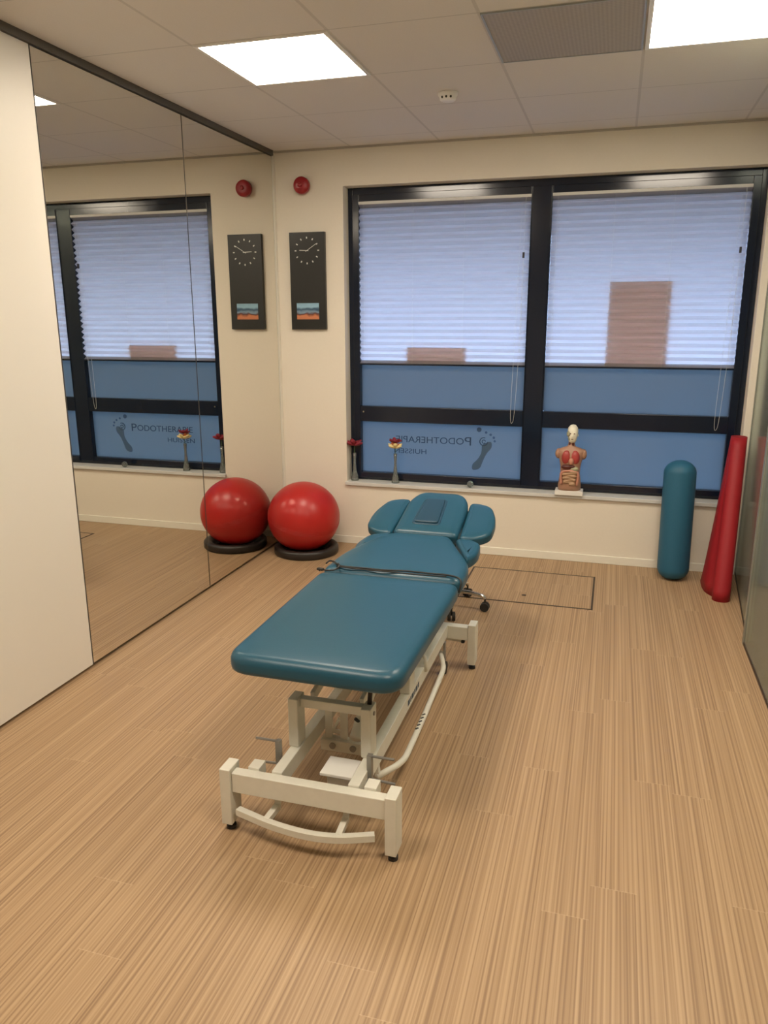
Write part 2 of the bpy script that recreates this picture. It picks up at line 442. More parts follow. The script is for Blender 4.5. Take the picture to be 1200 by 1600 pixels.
# lettering, read from outside
def text_mesh(s, size, loc, name, m, parent, track=1.0):
    cu = bpy.data.curves.new('txt', 'FONT'); cu.body = s; cu.size = size; cu.extrude = .0008; cu.space_character = track
    tmp = bpy.data.objects.new('txt', cu); COL.objects.link(tmp)
    dg = bpy.context.evaluated_depsgraph_get(); me = bpy.data.meshes.new_from_object(tmp.evaluated_get(dg))
    bpy.data.objects.remove(tmp)
    bm = bmesh.new(); bm.from_mesh(me)
    mw = Matrix.Translation(Vector(loc)) @ Matrix(((-1, 0, 0, 0), (0, 0, 1, 0), (0, 1, 0, 0), (0, 0, 0, 1)))
    bmesh.ops.transform(bm, matrix=mw, verts=bm.verts)
    wx = max(v.co.x for v in bm.verts)-min(v.co.x for v in bm.verts)
    return bm, wx
def put_text(s, size, xr, z, width, name):
    bm, wx = text_mesh(s, size, (0, 0, 0), name, None, None)
    mx_ = max(v.co.x for v in bm.verts); f = width/wx
    for v in bm.verts: v.co = Vector((xr+(v.co.x-mx_)*f, .126+v.co.y*.5, z+v.co.z))
    return bm
bmP = put_text('P', .088, 1.385, .752, .047, 'l')
bm2 = put_text('ODOTHERAPIE', .066, 1.332, .757, .50, 'l')
tmp = bpy.data.meshes.new('t'); bm2.to_mesh(tmp); bmP.from_mesh(tmp); bm2.free()
obj('lettering', bmP, M['letter'], w1, label='grey mirrored word PODOTHERAPIE on the frosted pane')
obj('lettering', put_text('HUISSEN', .050, 1.060, .676, .24, 'l'), M['letter'], w1, label='small grey mirrored word HUISSEN below the longer word')
# foot shaped logo: dots for toes, ball, arch, heel
bm = bmesh.new()
def blob(pts, y=.1262):
    vs = [bm.verts.new((p.x, y, p.y)) for p in round_poly(pts, .03, 5)]
    f = bm.faces.new(vs)
blob([(1.395, .575), (1.452, .585), (1.470, .640), (1.495, .700), (1.535, .745), (1.530, .790), (1.485, .775), (1.462, .760), (1.462, .700), (1.430, .650), (1.395, .620)])
for (x, z, r) in ((1.440, .868, .017), (1.490, .850, .009), (1.522, .835, .009), (1.545, .815, .009), (1.552, .790, .008)):
    vs = [bm.verts.new((x+r*math.cos(a), .1262, z+r*math.sin(a))) for a in [2*PI*k/16 for k in range(16)]]; bm.faces.new(vs)
geo = bmesh.ops.extrude_face_region(bm, geom=bm.faces[:])
bmesh.ops.translate(bm, verts=[v for v in geo['geom'] if isinstance(v, bmesh.types.BMVert)], vec=(0, .001, 0))
obj('foot_logo', bm, M['logo'], w1, label='pale grey footprint logo beside the lettering')
bm = bmesh.new()
tube(bm, [(1.475+.028*math.cos(a), .1255, .785+.028*math.sin(a)) for a in [k*PI*1.6/14+1.2 for k in range(15)]], .0035, 6)
tube(bm, [(1.475+.012*math.cos(a), .1255, .785+.012*math.sin(a)) for a in [k*PI*1.8/12 for k in range(13)]], .003, 6)
obj('logo_swirl', bm, M['letter'], w1, label='darker swirl at the top of the foot logo')
for x in (.600,):
    obj('frame_button', (lambda b: (disc(b, (x, .0795, .975), .006, .004, 'y'), b)[1])(bmesh.new()), M['chrome'], w1)

# pleated blinds
def blind(xa, xb, ztop, zbot, label, tag_x=None, cords=True):
    t = thing('pleated_blind', ((xa+xb)/2, .10, zbot), label, 'blind', 'pleated blinds')
    bm = bmesh.new(); npl = 25; d = .016; yc = .101
    rows = []
    for k in range(2*npl+1):
        z = ztop-.018-(ztop-.018-zbot-.012)*k/(2*npl); y = yc+(d if k % 2 else -d)
        rows.append((bm.verts.new((xa, y, z)), bm.verts.new((xb, y, z))))
    for a, b in zip(rows, rows[1:]): bm.faces.new((a[0], a[1], b[1], b[0]))
    obj('pleated_fabric', bm, M['blind'], t)
    obj('head_rail', box(xa, xb, .082, .115, ztop-.018, ztop), M['sill'], t)
    obj('bottom_rail', box(xa, xb, .084, .112, zbot, zbot+.012), M['navy'], t, label='thin dark bottom rail')
    bm = bmesh.new()
    for f in (.03, .33, .63, .97)[:]:
        x = xa+(xb-xa)*f; tube(bm, [(x, .0835, zbot+.012), (x, .0835, ztop-.018)], .0008, 5)
    obj('guide_cord', bm, M['sill'], t)
    if cords:
        x = xb-.036
        p = catmull([(x+.004, .079, ztop-.02), (x, .077, 2.03), (x-.004, .076, 1.5), (x-.018, .076, 1.05), (x-.030, .076, .935), (x-.046, .076, 1.0), (x-.036, .076, 1.5), (x-.02, .077, ztop-.05)], 6)
        bm = bmesh.new(); tube(bm, p, .0011, 6); obj('pull_cord', bm, M['sill'], t)
        obj('cord_connector', box(x-.006, x+.007, .071, .082, 2.01, 2.045), M['black'], t)
blind(.5772, 1.7428, 2.400, 1.308, 'white pleated blind half lowered in the left window section')
blind(1.8772, 3.0438, 2.400, 1.308, 'white pleated blind half lowered in the right window section')
blind(NL+.012, NR-.08, 2.400, 1.308, 'white pleated blind seen through the glass partition at the right edge', cords=False)
tag(obj('card_sheet', box(.915, 1.335, .120, .124, 1.318, 1.435), M['card'], origin=(1.12, .122, 1.318)), 'low brown pink card showing through the left blind', 'card')
tag(obj('card_sheet', box(2.265, 2.640, .120, .124, 1.318, 1.855), M['card'], origin=(2.45, .122, 1.318)), 'tall brown pink card showing through the right blind', 'card')

# outside: ground, and an unseen slab added to shade the tops of the blinds
struct(obj('trim_outside_ground', box(-14, 18, .3, 26, -.7, -.55), M['paving']))
struct(obj('trim_sky_shade', box(-3, 8, .26, 1.95, 2.34, 2.72), M['sky_shade']))

# glass partition on the right
def gl(y): return 3.145+(y/1.2)*.070 if y > -1.2 else 3.062
wr = struct(obj('wall_right', (lambda b: (
    B(b, 3.166, 3.186, -.016, 0, 0, H), b)[1])(bmesh.new()), M['alu']))
def pane(x0, y0, x1, y1, name='glass_pane'):
    bm = bmesh.new(); a = Vector((x0, y0, 0)); b = Vector((x1, y1, 0)); d = (b-a).normalized(); n = Vector((-d.y, d.x, 0))*.004
    vs = [bm.verts.new(p) for p in (a-n+Vector((0, 0, .018)), b-n+Vector((0, 0, .018)), b+n+Vector((0, 0, .018)), a+n+Vector((0, 0, .018)),
          a-n+Vector((0, 0, H-.03)), b-n+Vector((0, 0, H-.03)), b+n+Vector((0, 0, H-.03)), a+n+Vector((0, 0, H-.03)))]
    for f in ((3, 2, 1, 0), (4, 5, 6, 7), (0, 1, 5, 4), (1, 2, 6, 5), (2, 3, 7, 6), (3, 0, 4, 7)): bm.faces.new([vs[i] for i in f])
    obj(name, bm, M['pglass'], wr)
    bm = bmesh.new(); bar(bm, (x0, y0, .009), (x1, y1, .009), .012, .018); bar(bm, (x0, y0, H-.015), (x1, y1, H-.015), .03, .03)
    obj('floor_seal', bm, M['hatchline'], wr)
pane(3.174, -.016, 3.080, -1.17)
pane(3.060, -1.20, 3.064, -2.9)
pane(3.064, -2.9, 3.066, YB)
obj('glass_edge_profile', box(3.052, 3.082, -1.20, -1.17, 0, H), M['alu'], wr)

# ceiling lamps
def lamp(i, j, label):
    xa, ya = X0+.6*i, Y0+.6*j
    t = thing('ceiling_light', (xa+.3, ya+.3, H), label, 'ceiling light', 'square ceiling light panels')
    bm = bmesh.new(); a, b, e = .004, .596, .022
    B(bm, xa+a, xa+b, ya+a, ya+e, H-.006, H); B(bm, xa+a, xa+b, ya+b-e+a, ya+b, H-.006, H)
    B(bm, xa+a, xa+e, ya+e, ya+b-e+a, H-.006, H); B(bm, xa+b-e+a, xa+b, ya+e, ya+b-e+a, H-.006, H)
    obj('lamp_frame', bm, M['white'], t)
    obj('diffuser', box(xa+e, xa+b-e+a, ya+e, ya+b-e+a, H-.004, H-.001), M['lamp'], t)
lamp(-1, -1, 'glowing square light panel in the ceiling near the mirrors')
lamp(2, -1, 'glowing square light panel in the ceiling at the upper right corner')
lamp(-1, -5, 'glowing square light panel on the mirror side, behind the camera')
lamp(2, -5, 'glowing square light panel on the glass side, behind the camera')
lamp(4, -2, 'glowing square light panel above the neighbouring room')
xa, ya = X0+.6, Y0-.6
t = thing('ceiling_vent', (xa+.3, ya+.3, H), 'grey perforated metal tile in the ceiling between the two lights', 'ceiling vent')
obj('perforated_plate', box(xa+.012, xa+.588, ya+.012, ya+.588, H-.004, H-.001), M['grille'], t)
bm = bmesh.new()
B(bm, xa+.004, xa+.596, ya+.004, ya+.012, H-.006, H); B(bm, xa+.004, xa+.596, ya+.588, ya+.596, H-.006, H)
B(bm, xa+.004, xa+.012, ya+.012, ya+.588, H-.006, H); B(bm, xa+.588, xa+.596, ya+.012, ya+.588, H-.006, H)
obj('vent_frame', bm, M['alu'], t)
# motion / smoke detector
c = Vector((1.428, -1.045, H))
t = thing('smoke_detector', c, 'small white round detector on the ceiling tiles', 'detector')
bm = bmesh.new(); lathe(bm, c, [(.050, 0), (.050, -.012), (.044, -.018), (.040, -.034), (.030, -.040), (.001, -.041)], 28); obj('housing', bm, M['white'], t, smooth=True)
for k in range(3):
    a = -PI/2-.55+.55*k
    bm = bmesh.new(); sphere(bm, c+Vector((.041*math.cos(a), .041*math.sin(a), -.026)), .006, 10); obj('sensor_slot', bm, M['black'], t)

# floor hatch
t = thing('floor_hatch', (1.9, -.62, 0), 'rectangular access hatch outlined by a dark frame in the floor', 'floor hatch')
bm = bmesh.new(); e = .012; x0, x1, y0, y1 = 1.500, 2.297, -.912, -.312
B(bm, x0, x1, y0, y0+e, -.002, .0015); B(bm, x0, x1, y1-e, y1, -.002, .0015); B(bm, x0, x0+e, y0+e, y1-e, -.002, .0015); B(bm, x1-e, x1, y0+e, y1-e, -.002, .0015)
obj('hatch_frame', bm, M['hatchline'], t)
obj('hatch_lid', box(x0+e, x1-e, y0+e, y1-e, -.002, .001), M['floor'], t)
bm = bmesh.new(); disc(bm, (1.89, -.775, .001), .014, .001); obj('lifting_ring', bm, M['hatchline'], t)

# wall clock panel
t = thing('wall_clock', (.232, 0, 1.556), 'tall narrow black wall clock with a small colour picture at its foot', 'clock')
cx = .236
obj('clock_panel', box(.106, .366, -.028, 0, 1.556, 2.206), M['blackm'], t, bevel=.002)
cz = 2.085
for k in range(12):
    bm = bmesh.new()
    a = k*PI/6; bar(bm, (cx+.078*math.sin(a), -.029, cz+.078*math.cos(a)), (cx+.090*math.sin(a), -.029, cz+.090*math.cos(a)), .007, .003, (0, 1, 0))
    obj('hour_marker', bm, M['marker'], t)
def hand(name, a, l, wd):
    bm = bmesh.new(); bar(bm, (cx-.012*math.sin(a), -.031, cz-.012*math.cos(a)), (cx+l*math.sin(a), -.031, cz+l*math.cos(a)), wd, .002, (0, 1, 0)); obj(name, bm, M['marker'], t)
hand('hour_hand', math.radians(273), .055, .004); hand('minute_hand', math.radians(58), .082, .0028)
obj('picture', box(.150, .316, -.031, -.028, 1.625, 1.735), M['picture'], t, label='small blue and orange picture')

# fire alarm sounder
c = Vector((.215, 0, 2.503)); t = thing('fire_alarm', c, 'round dark red fire alarm sounder high on the back wall', 'alarm')
bm = bmesh.new(); lathe(bm, c, [(.040, 0), (.040, -.018), (.055, -.022), (.056, -.050), (.050, -.064), (.030, -.068), (.001, -.069)], 32, 'y'); obj('alarm_body', bm, M['alarm'], t, smooth=True)
bm = bmesh.new(); lathe(bm, c, [(.014, -.066), (.014, -.075), (.010, -.078), (.001, -.078)], 20, 'y'); obj('alarm_centre', bm, M['alarm'], t, smooth=True)

# ------------------------------------------------------------------ exercise ball on its ring
t = tag(obj('ball_base_ring', (lambda b: (lathe(b, (.282, -.30, 0), [(.150, .0), (.222, .0), (.230, .008), (.230, .045), (.222, .056), (.200, .060), (.178, .050), (.160, .020), (.150, .0)], 48), b)[1])(bmesh.new()), M['black'], origin=(.282, -.30, 0), smooth=True),
        'black round base ring under the red ball, on the floor', 'ball stand')
t = thing('exercise_ball', (.268, -.30, .016), 'large shiny red exercise ball in the corner against the mirror', 'exercise ball')
bm = bmesh.new(); sphere(bm, (.268, -.30, .262), .2560, 64, (1, 1, .97)); obj('ball_skin', bm, M['red_ball'], t, smooth=True)
bm = bmesh.new()
for k in range(-2, 3):
    a = k*.028
    R = .2563
    pts = []
    for i in range(49):
        b = 2*PI*i/48; ax = Vector((.25, -.2, 1)).normalized(); u = ax.cross(Vector((1, 0, 0))).normalized(); v = ax.cross(u)
        q = (u*math.cos(b)+v*math.sin(b))*math.cos(a)*R+ax*math.sin(a)*R
        pts.append(Vector((.268+q.x, -.30+q.y, .262+q.z*.97)))
    tube(bm, pts, .0009, 5)
obj('moulded_rings', bm, M['red_ball'], t, smooth=True)

# blue bolster standing upright
t = thing('bolster', (2.775, -.19, 0), 'tall blue vinyl bolster roll standing upright below the window', 'bolster')
R = .097; HH = .765; prof = [(.001, 0)]
for k in range(1, 9): a = PI/2*k/8; prof.append((R*(math.sin(a))**.7, .075*(1-math.cos(a))))
for k in range(0, 17): a = PI/2*k/16; prof.append((R*math.cos(a)+.0005, HH-.082+.082*math.sin(a)))
bm = bmesh.new(); lathe(bm, (0, 0, 0), prof, 48)
bmesh.ops.transform(bm, matrix=Matrix.Translation((2.772, -.205, .002)) @ Matrix.Rotation(-math.radians(4.0), 4, 'X') @ Matrix.Rotation(math.radians(-.6), 4, 'Y'), verts=bm.verts)
obj('bolster_cover', bm, M['blue_foam'], t, smooth=True)

# red rolled mat leaning into the corner
t = thing('rolled_mat', (3.0, -.35, 0), 'loosely rolled red exercise mat leaning in the corner by the glass partition', 'exercise mat')
def lin(a, b, f): return a+(b-a)*f
def mat_ring(f):
    # front roll (circle) plus a flap that bulges away from it at the floor and closes at the top
    cx_ = lin(3.024, 3.084, f); cy_ = lin(-.530, -.150, f**1.05); r = lin(.050, .046, f)
    z = lin(.0, .925, f)
    ln = lin(.33, .02, f**.8); bulge = lin(.035, .0, f)
    pts = []
    n = 14
    for k in range(n): a = PI*1.0*k/(n-1); pts.append((cx_+r*math.cos(a+PI), cy_+r*math.sin(a+PI)))
    # right side going back
    xr_ = cx_+r
    for k in range(1, 6): q = k/6; pts.append((xr_, cy_+ln*q))
    cy2 = cy_+ln; r2_ = r*.95
    for k in range(n): a = PI*k/(n-1); pts.append((cx_-bulge+r2_*math.cos(a)*1.0+ (bulge if k < 3 else 0), cy2+r2_*math.sin(a)))
    for k in range(1, 8):
        q = k/8; x = lin(cx_-bulge-r2_, cx_-r, q) - bulge*.5*math.sin(PI*q)
        if q > .72: x += .020*math.sin(PI*(q-.72)/.28)*(1-f*.7)
        pts.append((x, cy2-ln*q))
    return [Vector((x, y, z)) for x, y in pts]
bm = bmesh.new(); rings_mesh(bm, [mat_ring(k/16) for k in range(17)])
obj('mat_body', bm, M['red_mat'], t, smooth=False)
for o in [o for o in COL.objects if o.name.startswith('mat_body')]:
    for p in o.data.polygons: p.use_smooth = len(p.vertices) == 4

# ------------------------------------------------------------------ things on the sill
def vase(x, y, h, label, petals, lean=0):
    z = WS; t = thing('flower_vase', (x, y, z), label, 'vase', 'slim glass vases with a flower')
    bm = bmesh.new(); lathe(bm, (x, y, z), [(.026, 0), (.028, .004), (.026, .03), (.015, .07), (.0095, .13), (.0085, h*.75), (.013, h), (.011, h), (.0065, h*.75), (.007, .13), (.011, .075), (.001, .05)], 20)
    obj('vase_glass', bm, M['vase'], t, smooth=True)
    top = Vector((x+lean, y-.005, z+h+.055))
    bm = bmesh.new(); tube(bm, catmull([(x, y, z+.06), (x, y, z+h*.7), top], 5), .0022, 6)
    obj('stem', bm, M['stem'], t, smooth=True)
    for m_, n, rr, cz in petals:
        bm = bmesh.new()
        for k in range(n):
            a = 2*PI*k/n+cz*40; d = Vector((math.cos(a), math.sin(a)*.7, .35+.3*(k % 2))).normalized()
            c_ = top+d*rr+Vector((0, 0, cz))
            g = bmesh.ops.create_uvsphere(bm, u_segments=8, v_segments=6, radius=1)
            q = d.to_track_quat('Z', 'Y').to_matrix()
            for v in g['verts']: v.co = c_+q @ Vector((v.co.x*rr*.55, v.co.y*rr*.3, v.co.z*rr*.9))
        obj('flower_head', bm, m_, t, smooth=True)
vase(.853, .035, .215, 'slim glass vase with a cream and dark red flower, standing before the lettered pane',
     [(M['petal_cream'], 8, .032, -.014), (M['petal_red'], 7, .027, .026), (M['petal_orange'], 5, .020, .006)])
vase(.540, .045, .205, 'slim glass vase with a dark red flower at the left end of the sill',
     [(M['petal_red'], 9, .036, 0)], 0)
# leaf like side bloom and crystal
bm = bmesh.new(); c = Vector((1.405, .02, WS))
sphere(bm, c+Vector((0, 0, .026)), .024, 10); o = obj('crystal_ball', bm, M['crystal'], None, origin=c); 
tag(o, 'small clear crystal ball on the sill below the foot logo', 'ornament')

# torso model
t = thing('anatomy_torso', (2.085, .01, WS), 'small anatomical torso model with open chest and half skull on a white base', 'anatomical model')
M['flesh'] = noisy(mat('flesh', (.5, .25, .15), .4), 20, 1, (.34, .18, .11), (.42, .24, .16))
M['organ_red'] = mat('organ_red', (.38, .05, .045), .35); M['organ_dark'] = mat('organ_dark', (.09, .02, .015), .35)
M['organ_pink'] = mat('organ_pink', (.55, .25, .17), .4); M['bone'] = mat('bone', (.78, .75, .62), .4)
M['organ_beige'] = mat('organ_beige', (.42, .26, .15), .4); M['organ_green'] = mat('organ_green', (.35, .34, .22), .4)
tx, ty, tz = 2.084, .015, WS
def P3(dx, dy, dz): return Vector((tx+dx, ty+dy, tz+dz))
obj('base_plate', box(tx-.092, tx+.092, ty-.062, ty+.055, tz, tz+.030), M['white'], t, bevel=.003)
bm = bmesh.new(); rings = []
prof = [(.030, .074, .050), (.06, .076, .052), (.11, .070, .048), (.15, .064, .045), (.19, .066, .048), (.23, .074, .052), (.265, .084, .052), (.29, .092, .046), (.305, .086, .038), (.318, .055, .030), (.328, .026, .024), (.35, .020, .021), (.375, .020, .021)]
for z, rx, ry in prof: rings.append([P3(rx*math.copysign(abs(math.cos(a))**.85, math.cos(a)), ry*math.sin(a), z) for a in [2*PI*k/28 for k in range(28)]])
rings_mesh(bm, rings)
for s in (-1, 1): sphere(bm, P3(s*.082, 0, .275), .028, 14, (.8, .95, 1.25))
obj('torso_body', bm, M['flesh'], t, smooth=True)
def organ(name, m_, lst):
    bm = bmesh.new()
    for dx, dy, dz, r, sq in lst: sphere(bm, P3(dx, dy, dz), r, 14, sq)
    obj(name, bm, m_, t, smooth=True)
organ('lungs', M['organ_red'], [(-.026, -.034, .255, .032, (1.05, .75, 1.55)), (.028, -.034, .255, .032, (1.05, .75, 1.55))])
organ('heart', M['organ_pink'], [(.006, -.056, .232, .018, (1, .8, 1.3))])
organ('liver', M['organ_dark'], [(-.022, -.046, .192, .030, (1.2, .6, .65)), (.010, -.048, .196, .018, (1.3, .6, .6))])
organ('stomach', M['organ_green'], [(.028, -.044, .180, .024, (1.2, .6, .8))])
bm = bmesh.new(); pts = []
for k in range(60):
    f = k/59; pts.append(P3(.042*math.sin(f*PI*7)*(1-.25*f), -.050-.003*math.cos(f*40), .160-.085*f))
tube(bm, catmull(pts, 2), .0105, 8); obj('intestines', bm, M['organ_beige'], t, smooth=True)
bm = bmesh.new(); tube(bm, catmull([P3(-.050, -.044, .075), P3(-.054, -.044, .15), P3(0, -.052, .168), P3(.052, -.044, .15), P3(.050, -.044, .07)], 6), .009, 8); obj('large_intestine', bm, M['organ_pink'], t, smooth=True)
bm = bmesh.new(); rings = []
for z, rx, ry, oy in ((.350, .016, .018, 0), (.362, .024, .030, -.006), (.380, .029, .036, -.006), (.405, .034, .041, -.002), (.430, .035, .042, 0), (.452, .031, .036, .002), (.468, .018, .022, .003), (.473, .003, .004, .003)):
    rings.append([P3(rx*math.cos(a)+.004, oy+ry*math.sin(a), z) for a in [2*PI*k/24 for k in range(24)]])
rings_mesh(bm, rings); sphere(bm, P3(.004, -.044, .398), .007, 10, (.7, 1, 1.4)); sphere(bm, P3(.039, 0, .402), .008, 8, (.4, .8, 1.2))
obj('head', bm, M['bone'], t, smooth=True)
organ('open_face_side', M['organ_green'], [(-.018, -.016, .412, .022, (.8, 1.2, 1)), (-.012, -.022, .382, .016, (.8, 1, 1))])
organ('eye_socket', M['organ_dark'], [(.016, -.040, .416, .0045, (1.3, .6, .8))])
organ('eye_socket', M['organ_dark'], [(-.010, -.040, .416, .0045, (1.3, .6, .8))])
organ('mouth', M['organ_dark'], [(.004, -.045, .380, .005, (1.6, .4, .5))])
organ('throat', M['organ_dark'], [(.010, -.018, .345, .012, (.7, .6, 1.3)), (-.010, -.018, .345, .008, (.7, .6, 1.5))])

# ------------------------------------------------------------------ neighbouring room things behind the glass
t = thing('storage_cabinet', (3.42, -.22, 0), 'low blue grey cabinet behind the glass partition', 'cabinet')
obj('cabinet_body', box(3.225, 3.60, -.34, -.03, .03, .62), M['neigh'], t, bevel=.004)
obj('cabinet_door', box(3.235, 3.59, -.355, -.341, .05, .60), M['neigh'], t, bevel=.002)
bm = bmesh.new(); tube(bm, [(3.26, -.37, .50), (3.26, -.37, .38)], .005, 8); bar(bm, (3.26, -.37, .495), (3.26, -.354, .495), .006, .006); bar(bm, (3.26, -.37, .385), (3.26, -.354, .385), .006, .006)
obj('handle', bm, M['chrome'], t)
obj('plinth', box(3.235, 3.59, -.32, -.04, 0, .03), M['dark'], t)

# ------------------------------------------------------------------ treatment table
CX = 1.480
t = thing('treatment_table', (CX, -2.3, 0), 'blue padded physiotherapy treatment table on a cream steel frame in the middle of the floor', 'treatment table')
TZ, TH = .602, .075
# leg section
o1 = round_poly([(CX-.300, -3.200), (CX+.290, -3.205), (CX+.303, -2.318), (CX-.306, -2.318)], [.085, .085, .05, .05], 10)
obj('leg_cushion', pad(o1, TZ-TH, TZ, .036), M['vinyl'], t, smooth=True)
# torso section
o2 = round_poly([(CX-.306, -2.302), (CX+.303, -2.302), (CX+.300, -2.060), (CX+.205, -1.845), (CX+.128, -1.655), (CX-.175, -1.655), (CX-.240, -1.800), (CX-.303, -2.060)],
                [.05, .05, .10, .12, .05, .05, .12, .10], 8)
obj('torso_cushion', pad(o2, TZ-TH, TZ+.002, .036), M['vinyl'], t, smooth=True)
# head section, sloping up; plane through y=-1.65
SL = .25; HX = 1.466
def tilt(dz=0, s=SL, roll_=0, xc=HX):
    def f(p):
        d = p.y+1.655
        return Vector((p.x, -1.655+d*.97-(p.z-TZ)*s, p.z+d*s+dz+(p.x-xc)*roll_))
    return f
hd = round_poly([(HX-.160, -1.650), (HX+.170, -1.650), (HX+.168, -1.300), (HX+.120, -1.195), (HX-.115, -1.195), (HX-.160, -1.300)], [.03, .03, .12, .06, .06, .12], 8)
h_ = obj('headrest', pad(hd, TZ-.065, TZ, .028, tilt()), M['vinyl'], t, smooth=True)
fp = round_poly([(HX-.070, -1.560), (HX+.056, -1.560), (HX+.044, -1.305), (HX-.060, -1.305)], [.02]*4, 5)
obj('face_plug', pad(fp, TZ-.02, TZ+.012, .008, tilt(), .001), M['vinyl2'], h_, smooth=True, label='darker removable pad filling the face hole')
fr_ = round_poly([(HX-.082, -1.574), (HX+.068, -1.574), (HX+.055, -1.292), (HX-.071, -1.292)], [.026]*4, 5)
obj('face_hole_rim', pad(fr_, TZ-.02, TZ+.003, .005, tilt(), .0005), M['vinyl2'], h_, smooth=True)
for s in (-1, 1):
    xi = HX+(.178 if s > 0 else -.172)
    w_ = round_poly([(xi, -1.640), (xi+s*.070, -1.638), (xi+s*.148, -1.580), (xi+s*.155, -1.420), (xi+s*.110, -1.275), (xi+s*.035, -1.245), (xi-s*.012, -1.250)],
                    [.03, .06, .08, .09, .09, .05, .03], 8)
    obj('wing_cushion', pad(w_, TZ-.060, TZ-.004, .020, tilt(-.012, .23)), M['vinyl'], t, smooth=True)
    a_ = round_poly([(CX+s*.150, -1.655), (CX+s*.225, -1.640), (CX+s*.285, -1.700), (CX+s*.298, -1.860), (CX+s*.265, -1.975)],
                    [.028, .05, .08, .09, .035], 8)
    obj('arm_cushion', pad(a_, TZ-.070, TZ-.012, .018), M['vinyl'], t, smooth=True)
    bm = bmesh.new(); bar(bm, (CX+s*.12, -1.80, .505), (CX+s*.26, -1.78, .505), .03, .02)
    obj('cushion_bracket', bm, M['blackm'], t); bm = bmesh.new(); bar(bm, (HX+s*.10, -1.45, .585), (HX+s*.27, -1.42, .585), .03, .018)
    obj('cushion_bracket', bm, M['blackm'], t)
# steel underframe
ST = M['steelw']
bm = bmesh.new()
for x in (CX-.20, CX+.19):
    B(bm, x-.018, x+.018, -3.00, -2.33, .485, .525); B(bm, x-.018, x+.018, -2.29, -1.70, .485, .525)
for y in (-2.98, -2.36, -2.26, -1.74): B(bm, CX-.20, CX+.19, y-.015, y+.015, .487, .523)
for x in (-.08, .09): bar(bm, (HX+x, -1.70, .50), (HX+x, -1.27, .612), .025, .02)
obj('cushion_frame', bm, ST, t, bevel=.002)
XL, XRr = 1.3655, 1.6265                # rails
bm = bmesh.new(); B(bm, 1.222, 1.742, -3.262, -3.224, .143, .213); obj('foot_beam', bm, ST, t, bevel=.003)
bm = bmesh.new(); B(bm, 1.222, 1.742, -1.870, -1.826, .148, .213); obj('head_beam', bm, ST, t, bevel=.003)
for x in (1.203, 1.7605):
    for y0, y1 in ((-3.273, -3.200), (-1.875, -1.802)):
        lg = obj('leg', box(x-.0185, x+.0185, y0, y1, .026, .228), ST, t, bevel=.003)
        bm = bmesh.new(); lathe(bm, (x+.002, (y0+y1)/2-.01, 0), [(.016, 0), (.016, .012), (.009, .013), (.009, .026)], 16)
        obj('levelling_foot', bm, M['rubber'], lg)
for x in (XL, XRr):
    rl = obj('rail', box(x-.0185, x+.0185, -3.224, -1.870, .160, .220), ST, t, bevel=.003)
    if x == XRr:
        bm = bmesh.new()
        for k, (a, b) in enumerate(((0, .018), (.024, .03), (.036, .056), (.062, .07), (.076, .094), (.10, .11))):
            B(bm, x+.0185, x+.0192, -2.62+a*1.6, -2.62+b*1.6, .180, .202)
        obj('rail_marking', bm, M['letter'], rl, label='dark printed marking on the rail side')
# uprights with cross bar
for x in (1.3605, 1.6185):
    u_ = obj('upright', box(x-.0180, x+.0180, -3.070, -3.005, .220, .398), ST, t, bevel=.004)
    bm = bmesh.new(); disc(bm, (x+.018, -3.038, .372), .007, .004, 'x', 12); obj('bolt', bm, M['greysteel'], u_)
obj('cross_bar', box(1.3785, 1.6005, -3.050, -3.020, .362, .394), ST, t, bevel=.003)
for x in (XL, XRr):
    obj('mid_upright', box(x-.02, x+.02, -2.60, -2.52, .220, .487), ST, t, bevel=.003)
bm = bmesh.new()
for x in (1.402, 1.580): bar(bm, (x, -2.99, .375), (x, -2.40, .47), .016, .034)
obj('lift_arm', bm, ST, t, bevel=.002)
bm = bmesh.new(); tube(bm, [(1.620, -3.03, .398), (1.618, -3.0, .485)], .008, 10); obj('pivot_link', bm, M['black'], t, smooth=True)
# motor bracket: lower bar with bolts, two slotted plates
bm = bmesh.new(); B(bm, 1.384, 1.608, -2.885, -2.845, .105, .150); obj('motor_beam', bm, ST, t, bevel=.003)
for x in (1.432, 1.510):
    bm = bmesh.new(); disc(bm, (x, -2.885, .130), .012, -.006, 'y', 16); obj('bolt', bm, M['greysteel'], t)
for x in (1.412, 1.470):
    bm = bmesh.new(); y = -2.865
    B(bm, x-.014, x+.014, y-.004, y+.004, .15, .30); obj('motor_plate', bm, ST, t, bevel=.001)
bm = bmesh.new()
B(bm, 1.426, 1.456, -2.868, -2.862, .27, .29); obj('plate_bridge', bm, ST, t)
bm = bmesh.new(); B(bm, 1.426, 1.456, -2.868, -2.862, .17, .185); bar(bm, (1.428, -2.865, .18), (1.454, -2.865, .235), .01, .005, (0, 1, 0))
obj('plate_bridge', bm, ST, t)
bm = bmesh.new(); tube(bm, [(1.535, -2.93, .20), (1.535, -2.50, .44)], .022, 14); obj('actuator', bm, ST, t, smooth=True)
bm = bmesh.new(); tube(bm, [(1.525, -2.90, .26), (1.560, -2.86, .20), (1.545, -2.82, .13), (1.50, -2.75, .10)], .006, 8); obj('motor_cable', bm, M['black'], t, smooth=True)
bm = bmesh.new(); B(bm, 1.486, 1.598, -3.156, -3.052, .186, .198); obj('control_box', bm, M['white'], t, bevel=.003)
bm = bmesh.new(); B(bm, 1.506, 1.585, -3.140, -3.060, .115, .186); obj('control_box_base', bm, M['sill'], t, bevel=.002)
# stub tubes behind the foot beam
for x in (1.285, 1.682):
    obj('pedal_mount', box(x-.020, x+.020, -3.226, -3.175, .180, .222), ST, t, bevel=.002)
